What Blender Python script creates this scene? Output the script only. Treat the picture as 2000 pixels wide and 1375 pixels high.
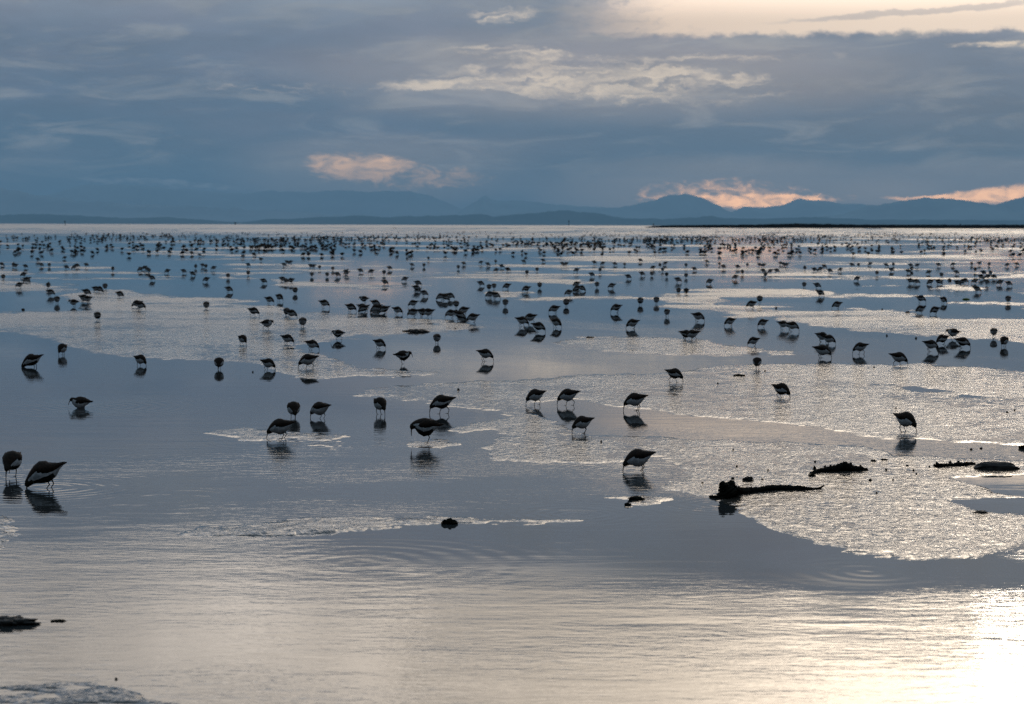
import bpy, bmesh, math, random
import numpy as np
from mathutils import Vector, Matrix, Euler

for o in list(bpy.data.objects):
    bpy.data.objects.remove(o)
C = bpy.context.scene.collection
SC = bpy.context.scene
R = math.radians

# ------------------------------------------------------------------ camera
F = 70.0 / 36.0 * 2000.0          # focal length in photo pixels
HZ = 439.5                        # horizon line at the middle column of the photo
cam_d = bpy.data.cameras.new('camera')
cam = bpy.data.objects.new('camera', cam_d); C.objects.link(cam)
cam_d.lens = 70; cam_d.sensor_width = 36; cam_d.clip_start = 0.05; cam_d.clip_end = 200000
CAM_H = 1.0
cam_m = Matrix.Rotation(R(90) - math.atan((687.5 - HZ) / F), 4, 'X') @ Matrix.Rotation(R(0.172), 4, 'Z')
cam_m.translation = (0, 0, CAM_H)
cam.matrix_world = cam_m
cam_d.dof.use_dof = True; cam_d.dof.focus_distance = 9.5; cam_d.dof.aperture_fstop = 8.0
SC.camera = cam
SC.render.resolution_x, SC.render.resolution_y = 1024, 704
SC.view_settings.view_transform = 'Standard'; SC.view_settings.look = 'None'
SC.view_settings.exposure = 0; SC.view_settings.gamma = 1
SC.cycles.use_denoising = True
SC.cycles.denoiser = 'OPENIMAGEDENOISE'; SC.cycles.denoising_input_passes = 'RGB_ALBEDO_NORMAL'; SC.cycles.denoising_prefilter = 'NONE'
SC.cycles.max_bounces = 6; SC.cycles.volume_bounces = 0
SC.cycles.sample_clamp_indirect = 4.0

RM = np.array(cam_m.to_3x3())
def ground(px, py, z=0.0):
    """point of the flat at height z seen at photo pixel px, py"""
    px = np.asarray(px, float); py = np.asarray(py, float)
    v = np.stack([(px - 1000) / F, (687.5 - py) / F, -np.ones_like(px)], -1) @ RM.T
    t = (z - CAM_H) / v[..., 2]
    return v[..., 0] * t, v[..., 1] * t

def G(px, py, z=0.0):
    x, y = ground(px, py, z); return float(x), float(y)

# ------------------------------------------------------------------ sun and sky
SUN_AZ, SUN_EL = 14.2, 12.6
sd = Vector((math.sin(R(SUN_AZ)) * math.cos(R(SUN_EL)), math.cos(R(SUN_AZ)) * math.cos(R(SUN_EL)), math.sin(R(SUN_EL))))
sun_d = bpy.data.lights.new('sun', 'SUN'); sun = bpy.data.objects.new('sun', sun_d); C.objects.link(sun)
sun_d.energy = 0.009; sun_d.angle = R(1.6); sun_d.color = (1.0, 0.86, 0.70)   # veiled by thick cloud, near dusk
sun.rotation_euler = sd.to_track_quat('Z', 'Y').to_euler()
sun.location = (0, 0, 30)

class NT:
    """tiny node-graph helper"""
    def __init__(s, tree):
        s.t = tree; s.n = tree.nodes; s.l = tree.links
    def put(s, sock, v):
        if isinstance(v, bpy.types.NodeSocket): s.l.new(v, sock)
        else: sock.default_value = v
    def m(s, op, a, b=None, c=None, clamp=False):
        n = s.n.new('ShaderNodeMath'); n.operation = op; n.use_clamp = clamp
        s.put(n.inputs[0], a)
        if b is not None: s.put(n.inputs[1], b)
        if c is not None: s.put(n.inputs[2], c)
        return n.outputs[0]
    def add(s, a, b): return s.m('ADD', a, b)
    def mul(s, a, b): return s.m('MULTIPLY', a, b)
    def ss(s, v, lo, hi, a=0.0, b=1.0):
        n = s.n.new('ShaderNodeMapRange'); n.interpolation_type = 'SMOOTHSTEP'
        s.put(n.inputs['Value'], v); s.put(n.inputs['From Min'], lo); s.put(n.inputs['From Max'], hi)
        s.put(n.inputs['To Min'], a); s.put(n.inputs['To Max'], b)
        return n.outputs[0]
    def xyz(s, x, y, z=0.0):
        n = s.n.new('ShaderNodeCombineXYZ'); s.put(n.inputs[0], x); s.put(n.inputs[1], y); s.put(n.inputs[2], z)
        return n.outputs[0]
    def sep(s, v):
        n = s.n.new('ShaderNodeSeparateXYZ'); s.l.new(v, n.inputs[0]); return n.outputs
    def vmul(s, v, k):
        n = s.n.new('ShaderNodeVectorMath'); n.operation = 'MULTIPLY'; s.l.new(v, n.inputs[0]); n.inputs[1].default_value = k
        return n.outputs[0]
    def noise(s, v, scale, detail=4, rough=0.55, dist=0.0):
        n = s.n.new('ShaderNodeTexNoise'); n.noise_dimensions = '3D'
        s.l.new(v, n.inputs['Vector']); n.inputs['Scale'].default_value = scale
        n.inputs['Detail'].default_value = detail; n.inputs['Roughness'].default_value = rough
        n.inputs['Distortion'].default_value = dist
        return n.outputs['Fac']
    def mix(s, f, a, b, mode='MIX'):
        n = s.n.new('ShaderNodeMix'); n.data_type = 'RGBA'; n.blend_type = mode; n.clamp_result = False
        s.put(n.inputs[0], f)
        for k, v in ((6, a), (7, b)):
            if isinstance(v, tuple) and len(v) == 3: v = v + (1,)
            s.put(n.inputs[k], v)
        return n.outputs[2]
    def ramp(s, f, stops):
        n = s.n.new('ShaderNodeValToRGB'); s.l.new(f, n.inputs[0]); cr = n.color_ramp
        while len(cr.elements) < len(stops): cr.elements.new(0.5)
        for e, (p, c) in zip(cr.elements, stops):
            e.position = p; e.color = (*c, 1)
        return n.outputs[0]
    def scale(s, col, k):
        n = s.n.new('ShaderNodeVectorMath'); n.operation = 'SCALE'; s.l.new(col, n.inputs[0]); s.put(n.inputs[3], k)
        return n.outputs[0]

def lin(r, g, b):
    f = lambda c: ((c / 255) / 12.92 if c / 255 <= 0.04045 else ((c / 255 + 0.055) / 1.055) ** 2.4)
    return (f(r), f(g), f(b))

world = bpy.data.worlds.new('World'); SC.world = world; world.use_nodes = True
W = NT(world.node_tree); W.n.clear()
tc = W.n.new('ShaderNodeTexCoord'); dx, dy, dz = W.sep(tc.outputs['Generated'])
DEG = 180 / math.pi
az = W.mul(W.m('ARCTAN2', dx, dy), DEG)            # degrees east of the view axis
el = W.mul(W.m('ARCSINE', dz), DEG)                # degrees above the horizon
sky = W.n.new('ShaderNodeTexSky'); sky.sky_type = 'NISHITA'; sky.sun_disc = False
sky.sun_elevation = R(SUN_EL); sky.sun_rotation = R(SUN_AZ); sky.dust_density = 2.0
nish = W.scale(sky.outputs[0], 0.05)

# cloud-sheet noises, in degrees of sky; layers stretch along the horizon
P1 = W.xyz(W.mul(az, 0.10), W.mul(el, 0.42), 3.1)
P2 = W.xyz(W.mul(az, 0.33), W.mul(el, 1.35), 7.7)
big = W.noise(P1, 1.0, 3, 0.5, 0.3)
fine = W.noise(P2, 1.0, 6, 0.62, 0.5)
wx = W.mul(W.m('SUBTRACT', W.noise(W.xyz(W.mul(az, 0.5), W.mul(el, 1.1), 21.0), 1.0, 5, 0.6), 0.5), 3.0)
wy = W.mul(W.m('SUBTRACT', W.noise(W.xyz(W.mul(az, 0.45), W.mul(el, 1.3), 43.0), 1.0, 5, 0.6), 0.5), 1.5)
wsmall = W.m('SUBTRACT', W.noise(W.xyz(W.mul(az, 1.6), W.mul(el, 3.4), 11.0), 1.0, 5, 0.65), 0.5)
wa = W.add(az, W.add(wx, wsmall)); we = W.add(el, W.add(wy, W.mul(wsmall, 0.4)))

A_ = lambda px: math.degrees(math.atan((px - 1000) / F))
E_ = lambda px, py: math.degrees(math.atan((436.5 + 0.003 * px - py) / F * math.cos(R(A_(px)))))

# blue-grey cloud base by elevation
basecol = W.ramp(W.m('DIVIDE', el, 40.0), [
    (0.0, lin(46, 94, 130)), (0.045, lin(76, 105, 130)), (0.09, lin(96, 116, 140)),
    (0.135, lin(118, 131, 151)), (0.165, lin(150, 160, 174)), (0.22, lin(148, 158, 174)), (0.30, lin(150, 160, 172)),
    (0.42, lin(128, 140, 156)), (0.75, lin(165, 198, 222)), (1.0, lin(180, 212, 236))])
mauve = W.mix(W.ss(W.noise(P1, 1.7, 3, 0.5), 0.42, 0.68, 0.0, 0.35), basecol, lin(134, 134, 150))
lowblue = W.mix(W.ss(el, 0.0, 3.0), basecol, mauve)
wispy = W.noise(W.xyz(W.mul(az, 0.28), W.mul(W.add(el, W.mul(az, -0.05)), 1.5), 31.0), 1.0, 7, 0.62, 0.8)
lowblue = W.mix(W.mul(W.ss(wispy, 0.46, 0.70, 0.0, 0.75), W.ss(el, 0.6, 2.2)), lowblue, lin(156, 160, 166))
cloud = W.scale(lowblue, W.add(0.50, W.add(W.mul(big, 0.60), W.mul(fine, 0.42))))

def blob(px, py, hw, hh, soft=0.55, power=1.0, tilt=0.0, w=(wa, we)):
    """soft-edged cloud break, centred where it stands in the sky"""
    ca, ce = A_(px), E_(px, py); ha, he = hw / F * DEG, hh / F * DEG
    u = W.m('SUBTRACT', w[0], ca)
    v = W.m('SUBTRACT', w[1], ce)
    if tilt: v = W.m('SUBTRACT', v, W.mul(u, tilt))
    r = W.add(W.m('POWER', W.m('ABSOLUTE', W.m('DIVIDE', u, ha)), 2.0), W.m('POWER', W.m('ABSOLUTE', W.m('DIVIDE', v, he)), 2.0))
    return W.mul(W.ss(r, 1.0 - soft, 1.0 + soft, 1.0, 0.0), power)
def total(lst):
    o = lst[0]
    for x in lst[1:]: o = W.add(o, x)
    return o
calm = (W.add(az, W.mul(wsmall, 0.5)), W.add(el, W.add(W.mul(wsmall, 0.28), W.mul(wy, 0.15))))
# warm openings in the cloud: broad fields of thin cloud, torn by fine noise
torn = W.mul(W.m('SUBTRACT', W.noise(W.xyz(W.mul(wa, 0.55), W.mul(W.add(we, W.mul(wa, -0.03)), 3.8), 15.0), 1.0, 7, 0.60, 0.4), 0.5), 2.9)
torn2 = W.mul(W.m('SUBTRACT', W.noise(W.xyz(W.mul(az, 1.7), W.mul(el, 4.2), 5.0), 1.0, 7, 0.66, 0.9), 0.5), 2.6)
def opening(field, n, lo=0.30, hi=1.45):
    f = W.m('MINIMUM', field, 1.0)
    return W.ss(W.add(f, W.mul(n, W.mul(W.ss(f, 0.02, 0.45), 0.95))), lo, hi)
cream = opening(total([
    blob(1100, 152, 330, 34, 0.95, 0.66, 0.01, calm), blob(1250, 172, 260, 34, 0.95, 0.28, 0, calm), blob(950, 165, 150, 10, 0.9, 0.42, 0.04, calm),
    blob(1130, 112, 260, 9, 0.95, 0.40, 0, calm), blob(985, 32, 70, 20, 0.95, 0.62, 0, calm), blob(960, 100, 110, 9, 0.95, 0.45, 0, calm),
    blob(590, 175, 260, 16, 0.95, 0.38, 0.02, calm), blob(1500, 112, 160, 12, 0.95, 0.5, 0, calm), blob(1945, 90, 110, 7, 0.9, 0.85, 0, calm),
    blob(1350, 185, 300, 40, 0.95, 0.25, 0, calm), blob(1060, 95, 60, 14, 0.95, 0.4, 0, calm)]), torn)
peach = opening(total([
    blob(690, 322, 100, 26, 0.98, 0.80, 0, calm), blob(790, 345, 150, 32, 0.95, 0.52, 0, calm), blob(900, 350, 90, 20, 0.9, 0.2, 0, calm)]), W.mul(torn2, 0.8))
capcloud = opening(total([blob(270, 355, 130, 7, 0.9, 0.85, -0.03, calm), blob(420, 368, 90, 6, 0.9, 0.5, 0, calm)]), torn2, 0.3, 1.3)
glowlow = opening(total([
    blob(1410, 382, 190, 34, 0.95, 0.62, 0, calm), blob(1460, 393, 130, 13, 0.8, 0.55, 0, calm), blob(1600, 388, 90, 8, 0.9, 0.4, 0, calm),
    blob(1950, 380, 150, 17, 0.8, 1.05, 0.13, calm), blob(1820, 388, 100, 6, 0.8, 0.8, 0, calm), blob(2160, 370, 170, 22, 0.8, 1.0, 0.1, calm)]), W.mul(torn2, 0.75), 0.34, 1.35)
# the long clear gap above the right-hand cloud bank
ge = W.add(el, W.add(W.mul(W.m('SUBTRACT', W.noise(W.xyz(W.mul(az, 1.2), W.mul(el, 2.0), 9.0), 1.0, 5, 0.6), 0.5), 0.7), 0))
gap_lo = W.ss(ge, E_(1400, 80), E_(1400, 64))
gap_hi = W.ss(W.add(ge, W.mul(az, -0.03)), 6.4, 6.9, 1.0, 0.0)
gap_a = W.ss(W.add(az, W.add(wx, 0)), A_(1060), A_(1330))
gap = W.mul(W.mul(gap_lo, gap_hi), gap_a)
gap = W.mul(gap, W.ss(blob(1800, 26, 260, 6, 0.9, 1.0, 0.06, calm), 0, 1, 1.0, 0.55))
gap = W.mul(gap, W.ss(W.add(torn, W.ss(az, A_(1100), A_(1750), 0.1, 1.4)), -0.6, 0.5, 0.40, 1.0))
# distance from the veiled sun
dot = W.add(W.mul(dx, sd.x), W.add(W.mul(dy, sd.y), W.mul(dz, sd.z)))
ang = W.mul(W.m('ARCCOSINE', W.m('MINIMUM', dot, 0.999999)), DEG)
near = W.m('EXPONENT', W.mul(W.m('POWER', W.m('DIVIDE', ang, 17.0), 2.0), -1.0))
core = W.m('EXPONENT', W.mul(W.m('POWER', W.m('DIVIDE', ang, 1.6), 2.0), -1.0))
core2 = W.m('EXPONENT', W.mul(W.m('POWER', W.m('DIVIDE', ang, 8.5), 2.0), -1.0))
# bright high cloud deck in front of the viewer above ten degrees
front = W.ss(W.m('ABSOLUTE', az), 75.0, 25.0)
de = W.add(W.add(el, W.mul(az, -0.07)), W.mul(W.m('SUBTRACT', big, 0.5), 1.6))
deck = W.mul(W.mul(W.ss(de, 9.2, 12.0), W.ss(el, 26.0, 52.0, 1.0, 0.0)), front)
mottle = W.ss(W.noise(W.xyz(W.mul(az, 0.12), W.mul(el, 0.30), 77.0), 1.0, 5, 0.6, 0.6), 0.36, 0.62, 0.55, 1.15)
silver = W.mix(W.ss(el, 14.0, 20.0), lin(214, 204, 194), lin(166, 180, 198))
deckcol = W.scale(W.mix(near, silver, lin(255, 234, 208)), W.mul(mottle, W.add(2.2, W.mul(near, 2.6))))
gapcol = W.scale(W.mix(near, lin(220, 190, 168), lin(255, 232, 208)), W.add(W.add(0.84, W.mul(near, 0.48)), W.ss(el, 5.7, 6.6, 0.0, 0.60)))
creamcol = W.scale(W.mix(0.5, lin(220, 198, 176), lin(230, 206, 182)), 1.0)

c0 = W.mix(W.mul(capcloud, 0.7), cloud, (0.36, 0.42, 0.50))
faint = W.m('MINIMUM', total([blob(740, 335, 260, 60, 1.0, 0.20, 0, calm), blob(1430, 375, 330, 60, 1.0, 0.38, 0, calm), blob(1960, 370, 260, 50, 1.0, 0.30, 0, calm), blob(1180, 150, 520, 80, 1.0, 0.22, 0, calm)]), 1.0)
c0 = W.mix(faint, c0, (1.0, 0.78, 0.62))
c1 = W.mix(W.mul(peach, 0.95), c0, (2.1, 1.20, 0.62))
c2 = W.mix(W.mul(cream, 0.95), c1, W.mix(near, (0.98, 0.82, 0.66), (1.20, 0.96, 0.70)))
c3 = W.mix(glowlow, c2, (5.0, 2.5, 1.05))
c4 = W.mix(gap, c3, gapcol)
c5 = W.mix(deck, c4, deckcol)
dim = W.m('MAXIMUM', W.ss(W.m('ABSOLUTE', az), 150.0, 50.0, 0.40, 1.0), W.ss(el, 25.0, 50.0))            # thicker, darker cloud behind the viewer
c6 = W.scale(c5, dim)
c7 = W.mix(0.975, nish, c6)
sg = W.scale(W.mix(0.5, (1.0, 0.84, 0.66), (1.0, 0.90, 0.78)), W.mul(W.add(W.mul(core, 2.3), W.mul(core2, 1.8)), W.ss(el, 10.7, 12.5)))
c8 = W.mix(1.0, c7, sg, 'ADD')
ground_dark = W.mix(W.ss(el, -1.0, -0.05), lin(40, 44, 48), c8)
bg = W.n.new('ShaderNodeBackground'); W.l.new(ground_dark, bg.inputs[0]); bg.inputs[1].default_value = 1.0
wo = W.n.new('ShaderNodeOutputWorld'); W.l.new(bg.outputs[0], wo.inputs[0])
world.cycles.sampling_method = 'MANUAL'; world.cycles.sample_map_resolution = 2048

# ------------------------------------------------------------------ helpers
def hash2(ix, iy, seed):
    h = (ix.astype(np.int64) * 374761393 + iy.astype(np.int64) * 668265263 + seed * 974634777) & 0xffffffff
    h = ((h ^ (h >> 13)) * 1274126177) & 0xffffffff
    h = ((h ^ (h >> 16)) * 2246822519) & 0xffffffff
    return ((h ^ (h >> 15)) & 0xffffff) / float(0xffffff)
def vnoise(x, y, seed=0):
    ix = np.floor(x); iy = np.floor(y); fx = x - ix; fy = y - iy
    fx = fx * fx * fx * (fx * (fx * 6 - 15) + 10); fy = fy * fy * fy * (fy * (fy * 6 - 15) + 10)
    a = hash2(ix, iy, seed); b = hash2(ix + 1, iy, seed); c = hash2(ix, iy + 1, seed); d = hash2(ix + 1, iy + 1, seed)
    return (a * (1 - fx) + b * fx) * (1 - fy) + (c * (1 - fx) + d * fx) * fy
def fbm(x, y, oct=4, seed=0, gain=0.5):
    s = 0; a = 1.0; t = 0
    for k in range(oct):
        s = s + a * (vnoise(x * 2 ** k + 17.3 * k, y * 2 ** k + 9.1 * k, seed + k) * 2 - 1); t += a; a *= gain
    return s / t

def mesh_obj(name, verts, faces, mats, idx=None, smooth=True, parent=None):
    me = bpy.data.meshes.new(name)
    me.from_pydata([tuple(v) for v in verts], [], [tuple(f) for f in faces])
    for m in (mats if isinstance(mats, (list, tuple)) else [mats]): me.materials.append(m)
    if idx is not None: me.polygons.foreach_set('material_index', idx)
    if smooth: me.polygons.foreach_set('use_smooth', [True] * len(me.polygons))
    me.update()
    o = bpy.data.objects.new(name, me); C.objects.link(o)
    if parent: o.parent = parent
    return o

def grid_obj(name, X, Y, Z, mat):
    """numpy grid -> one mesh"""
    r, c = X.shape
    co = np.stack([X, Y, Z], -1).reshape(-1, 3).astype(np.float32)
    i = np.arange(r * c).reshape(r, c)
    q = np.stack([i[:-1, :-1], i[:-1, 1:], i[1:, 1:], i[1:, :-1]], -1).reshape(-1, 4)
    me = bpy.data.meshes.new(name)
    me.vertices.add(len(co)); me.vertices.foreach_set('co', co.ravel())
    me.loops.add(q.size); me.loops.foreach_set('vertex_index', q.ravel().astype(np.int32))
    me.polygons.add(len(q)); me.polygons.foreach_set('loop_start', (np.arange(len(q)) * 4).astype(np.int32))
    me.polygons.foreach_set('use_smooth', np.ones(len(q), bool))
    me.materials.append(mat); me.update(calc_edges=True)
    o = bpy.data.objects.new(name, me); C.objects.link(o); return o

def tag(o, label=None, cat=None, group=None, kind=None):
    if label: o['label'] = label
    if cat: o['category'] = cat
    if group: o['group'] = group
    if kind: o['kind'] = kind
    return o

def material(name):
    m = bpy.data.materials.new(name); m.use_nodes = True
    t = NT(m.node_tree); b = m.node_tree.nodes['Principled BSDF']
    return m, t, b
def simple(name, col, rough=0.7, noise_scale=None, col2=None, bump=0.0, ior=1.45, spec=0.12):
    m, t, b = material(name); b.inputs['Specular IOR Level'].default_value = spec
    b.inputs['Roughness'].default_value = rough; b.inputs['IOR'].default_value = ior
    b.inputs['Base Color'].default_value = (*col, 1)
    if noise_scale:
        p = t.n.new('ShaderNodeTexCoord').outputs['Object']
        n = t.noise(p, noise_scale, 5, 0.6)
        t.l.new(t.mix(t.ss(n, 0.35, 0.65), col, col2 or col), b.inputs['Base Color'])
        if bump:
            bn = t.n.new('ShaderNodeBump'); bn.inputs['Distance'].default_value = bump
            t.l.new(n, bn.inputs['Height']); t.l.new(bn.outputs[0], b.inputs['Normal'])
    return m

# ------------------------------------------------------------------ water
def ring_sources():
    return [(95, 952, 0.060, 0.42, 1.5), (25, 930, 0.05, 0.28, 1.1), (1250, 918, 0.050, 0.42, 2.0), (330, 975, 0.09, 0.50, 0.35), (700, 1100, 0.085, 0.6, 0.25),
            (420, 900, 0.08, 0.45, 0.45), (160, 795, 0.07, 0.6, 1.4), (560, 860, 0.06, 0.4, 1.1), (833, 868, 0.055, 0.32, 1.1),
            (1690, 1118, 0.07, 0.22, 0.3), (1120, 1005, 0.05, 0.35, 0.5), (1420, 985, 0.05, 0.3, 0.6)]
def water_material():
    m, t, b = material('shallow_water')
    pos = t.n.new('ShaderNodeTexCoord').outputs['Object']
    x, y, z = t.sep(pos)
    b.inputs['Base Color'].default_value = (0.020, 0.023, 0.024, 1)
    b.inputs['IOR'].default_value = 1.45
    # wind ruffles: crests lie across the view; calmer behind the first birds
    stretch = t.xyz(x, t.mul(y, 2.6), 0.0)
    w1 = t.noise(stretch, 8.5, 4, 0.55, 0.5)
    w2 = t.noise(t.xyz(t.add(x, t.mul(y, 0.25)), t.mul(y, 2.6), 5.0), 21.0, 2, 0.5, 0.3)
    w3 = t.noise(t.xyz(t.mul(x, 0.8), t.mul(y, 3.2), 9.0), 2.0, 2, 0.5, 0.3)
    patch = t.noise(t.xyz(t.mul(x, 1.0), t.mul(y, 0.8), 2.0), 0.55, 3, 0.55, 0.6)
    amp = t.ss(patch, 0.38, 0.62, 0.22, 1.35)
    nearf = t.ss(t.add(y, t.mul(x, 0.35)), 8.4, 10.6, 1.0, 0.34)
    amp = t.mul(amp, nearf)
    right = t.ss(x, -1.0, 0.9, 0.75, 0.95)
    # sheltered water in front of and beside the near bar lies almost still
    for (px, py, rx, ry) in ((1330, 1040, 1.05, 0.95), (1960, 960, 0.55, 0.75), (1750, 1110, 0.5, 0.35)):
        gx, gy = G(px, py)
        q = t.add(t.m('POWER', t.m('DIVIDE', t.m('SUBTRACT', x, gx), rx), 2.0), t.m('POWER', t.m('DIVIDE', t.m('SUBTRACT', y, gy), ry), 2.0))
        still = t.ss(t.add(q, t.mul(t.m('SUBTRACT', patch, 0.5), 1.6)), 0.55, 1.5, 0.10, 1.0)
        amp = t.mul(amp, still); nearf = t.mul(nearf, t.m('MAXIMUM', still, 0.35))
    h = t.add(t.mul(t.mul(t.add(t.mul(w1, 0.90), t.mul(w2, 0.52)), amp), right), t.mul(t.mul(w3, 1.1), nearf))
    for (px, py, lam, rad, a) in ring_sources():
        gx, gy = G(px, py)
        wob = t.mul(w3, 0.08)
        r = t.m('SQRT', t.add(t.m('POWER', t.m('SUBTRACT', x, gx), 2.0), t.m('POWER', t.m('SUBTRACT', y, gy), 2.0)))
        r = t.add(r, wob)
        env = t.m('EXPONENT', t.mul(t.m('POWER', t.m('DIVIDE', r, rad), 2.0), -1.0))
        h = t.add(h, t.mul(t.mul(t.m('SINE', t.mul(r, 2 * math.pi / lam)), env), 0.16 * a * lam / 0.05))
    # open sea past the flats is ruffled
    sea = t.ss(y, 150.0, 240.0)
    seaw = t.noise(t.xyz(t.mul(x, 0.6), y, 1.0), 0.5, 4, 0.6)
    h2 = t.add(h, t.mul(t.mul(seaw, 45.0), sea))
    bn = t.n.new('ShaderNodeBump'); bn.inputs['Distance'].default_value = 0.0011
    bn.inputs['Strength'].default_value = 1.0
    t.l.new(h2, bn.inputs['Height']); t.l.new(bn.outputs[0], b.inputs['Normal'])
    t.l.new(t.ss(y, 120.0, 300.0, 0.015, 0.30), b.inputs['Roughness'])
    return m
ys = np.concatenate([[-300, -60, -10, 0], np.geomspace(2.0, 120000.0, 90)])
xs = np.concatenate([-np.geomspace(1.0, 90000.0, 45)[::-1], [0], np.geomspace(1.0, 90000.0, 45)])
XX, YY = np.meshgrid(xs, ys)
water = grid_obj('water', XX, YY, np.zeros_like(XX), water_material())
tag(water, 'shallow tidal water mirroring the cloudy sky', kind='structure')

# ------------------------------------------------------------------ mud flats
LAND = [
 [(-900,600),(0,607),(110,604),(170,598),(120,578),(190,571),(260,571),(375,582),(500,592),(600,607),(700,618),(830,622),(970,640),(880,648),(760,658),(660,660),(620,668),(560,680),(640,700),(720,722),(860,727),(900,731),(640,742),(560,735),(500,714),(400,704),(250,697),(180,688),(100,662),(0,650),(-900,640)],
 [(1065,670),(1110,662),(1160,657),(1230,655),(1330,660),(1420,670),(1500,680),(1500,690),(1420,694),(1300,694),(1180,686),(1100,678)],
 [(690,772),(720,758),(800,748),(1000,740),(1100,735),(1280,728),(1400,715),(1500,708),(1700,712),(1800,712),(2000,722),(2900,740),(2900,1080),(2000,1066),(1960,1074),(1910,1090),(1800,1090),(1680,1080),(1600,1060),(1560,1045),(1500,1030),(1440,990),(1400,975),(1330,965),(1290,950),(1350,930),(1340,920),(1290,893),(1200,900),(1160,905),(1060,905),(960,900),(945,873),(985,850),(960,838),(900,845),(880,838),(960,825),(1000,812),(930,800),(880,793),(780,782)],
 [(1130,972),(1180,968),(1260,966),(1330,972),(1300,980),(1260,988),(1210,988),(1230,978),(1160,974)],
 [(400,845),(480,838),(560,842),(690,850),(660,862),(560,858),(470,860)], [(610,870),(650,866),(695,872),(650,876)], [(780,866),(850,860),(920,866),(860,874)],
 [(1560,612),(1640,606),(1740,607),(1800,613),(1880,620),(2000,625),(2900,640),(2900,680),(2000,670),(1900,665),(1800,655),(1700,650),(1600,640),(1500,625)],
 [(1690,562),(1760,558),(1860,556),(1960,562),(2900,570),(2900,590),(2000,575),(1900,572),(1800,566)],
 [(1500,567),(1600,566),(1690,572),(1780,577),(1850,581),(1700,580),(1500,582)], [(1860,590),(1900,586),(2000,587),(2600,590),(2600,606),(2000,600),(1920,596)],
 [(1400,592),(1560,597),(1565,600),(1480,604)], [(1480,680),(1540,681),(1590,694),(1560,698),(1500,697)],
 [(880,535),(1000,538),(1100,545),(1250,548),(1000,552),(880,545)], [(960,572),(1050,575),(1200,578),(1350,570),(1450,562),(1540,563),(1620,569),(1540,580),(1420,585),(1400,600),(1300,592),(1200,584),(1050,586),(980,582)],
 [(1250,597),(1300,590),(1420,592),(1500,600),(1560,606),(1600,612),(1500,622),(1440,620),(1380,608)], [(500,512),(700,520),(900,530),(1000,534),(960,541),(800,534),(600,524)],
 [(480,541),(620,548),(760,556),(830,563),(700,564),(560,556)], [(-300,546),(0,550),(60,553),(160,560),(150,566),(60,568),(-300,566)], [(-300,524),(0,527),(60,530),(75,538),(40,542),(-300,540)],
 [(410,536),(500,540),(500,548),(440,543)], [(140,520),(230,523),(160,525)],
]
RIDGE = [[(300,1047),(400,1027),(560,1014),(700,1004),(900,1008),(1050,1012),(1170,1016),(1000,1025),(870,1026),(760,1033),(650,1042),(560,1048),(400,1050)]]
ROUGH = [[(-400,990),(0,1004),(30,1012),(42,1030),(44,1042),(20,1052),(10,1068),(0,1078),(-400,1090)],
         [(-400,1340),(0,1334),(80,1328),(150,1322),(215,1331),(270,1347),(350,1372),(420,1400),(420,1700),(-400,1700)]]
POOL = [
 [(1040,790),(1120,782),(1200,795),(1350,812),(1450,818),(1500,826),(1600,835),(1690,855),(1850,862),(2000,872),(2900,900),(2900,915),(2000,899),(1900,893),(1750,888),(1700,872),(1500,860),(1400,857),(1290,852),(1160,850),(1060,815)],
 [(1870,936),(1930,928),(2000,926),(2900,926),(2900,975),(2000,968),(1960,962),(1920,950)], [(1862,978),(1920,974),(2000,973),(2900,975),(2900,1010),(2000,1003),(1950,998),(1900,992)],
 [(1760,756),(1810,760),(1860,763),(1800,765)], [(1880,772),(1950,775),(1900,777)],
]
VS = 3.0      # picture rows count three times: the flats are seen at a low angle
RX = np.arange(-900, 2901, 5.0); RY = np.arange(500, 1701, 1.5)
def sdf(polys):
    gx, gy = np.meshgrid(RX, RY * VS); best = np.full(gx.shape, -1e9)
    for P in polys:
        P = np.array(P, float); P[:, 1] *= VS
        d = np.full(gx.shape, 1e18); ins = np.zeros(gx.shape, bool)
        for a, b in zip(P, np.roll(P, -1, 0)):
            e = b - a; wxx = gx - a[0]; wyy = gy - a[1]
            tt = np.clip((wxx * e[0] + wyy * e[1]) / (e @ e + 1e-9), 0, 1)
            d = np.minimum(d, (wxx - e[0] * tt) ** 2 + (wyy - e[1] * tt) ** 2)
            c = ((a[1] > gy) != (b[1] > gy)) & (gx < (b[0] - a[0]) * (gy - a[1]) / (b[1] - a[1] + 1e-12) + a[0])
            ins ^= c
        best = np.maximum(best, np.where(ins, 1, -1) * np.sqrt(d))
    return best
S_land, S_ridge, S_rough, S_pool = sdf(LAND), sdf(RIDGE), sdf(ROUGH), sdf(POOL)
def samp(S, px, py):
    fx = np.clip((px - RX[0]) / 5.0, 0, len(RX) - 1.001); fy = np.clip((py - RY[0]) / 1.5, 0, len(RY) - 1.001)
    ix = fx.astype(int); iy = fy.astype(int); fx = fx - ix; fy = fy - iy
    return (S[iy, ix] * (1 - fx) + S[iy, ix + 1] * fx) * (1 - fy) + (S[iy + 1, ix] * (1 - fx) + S[iy + 1, ix + 1] * fx) * fy
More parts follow.
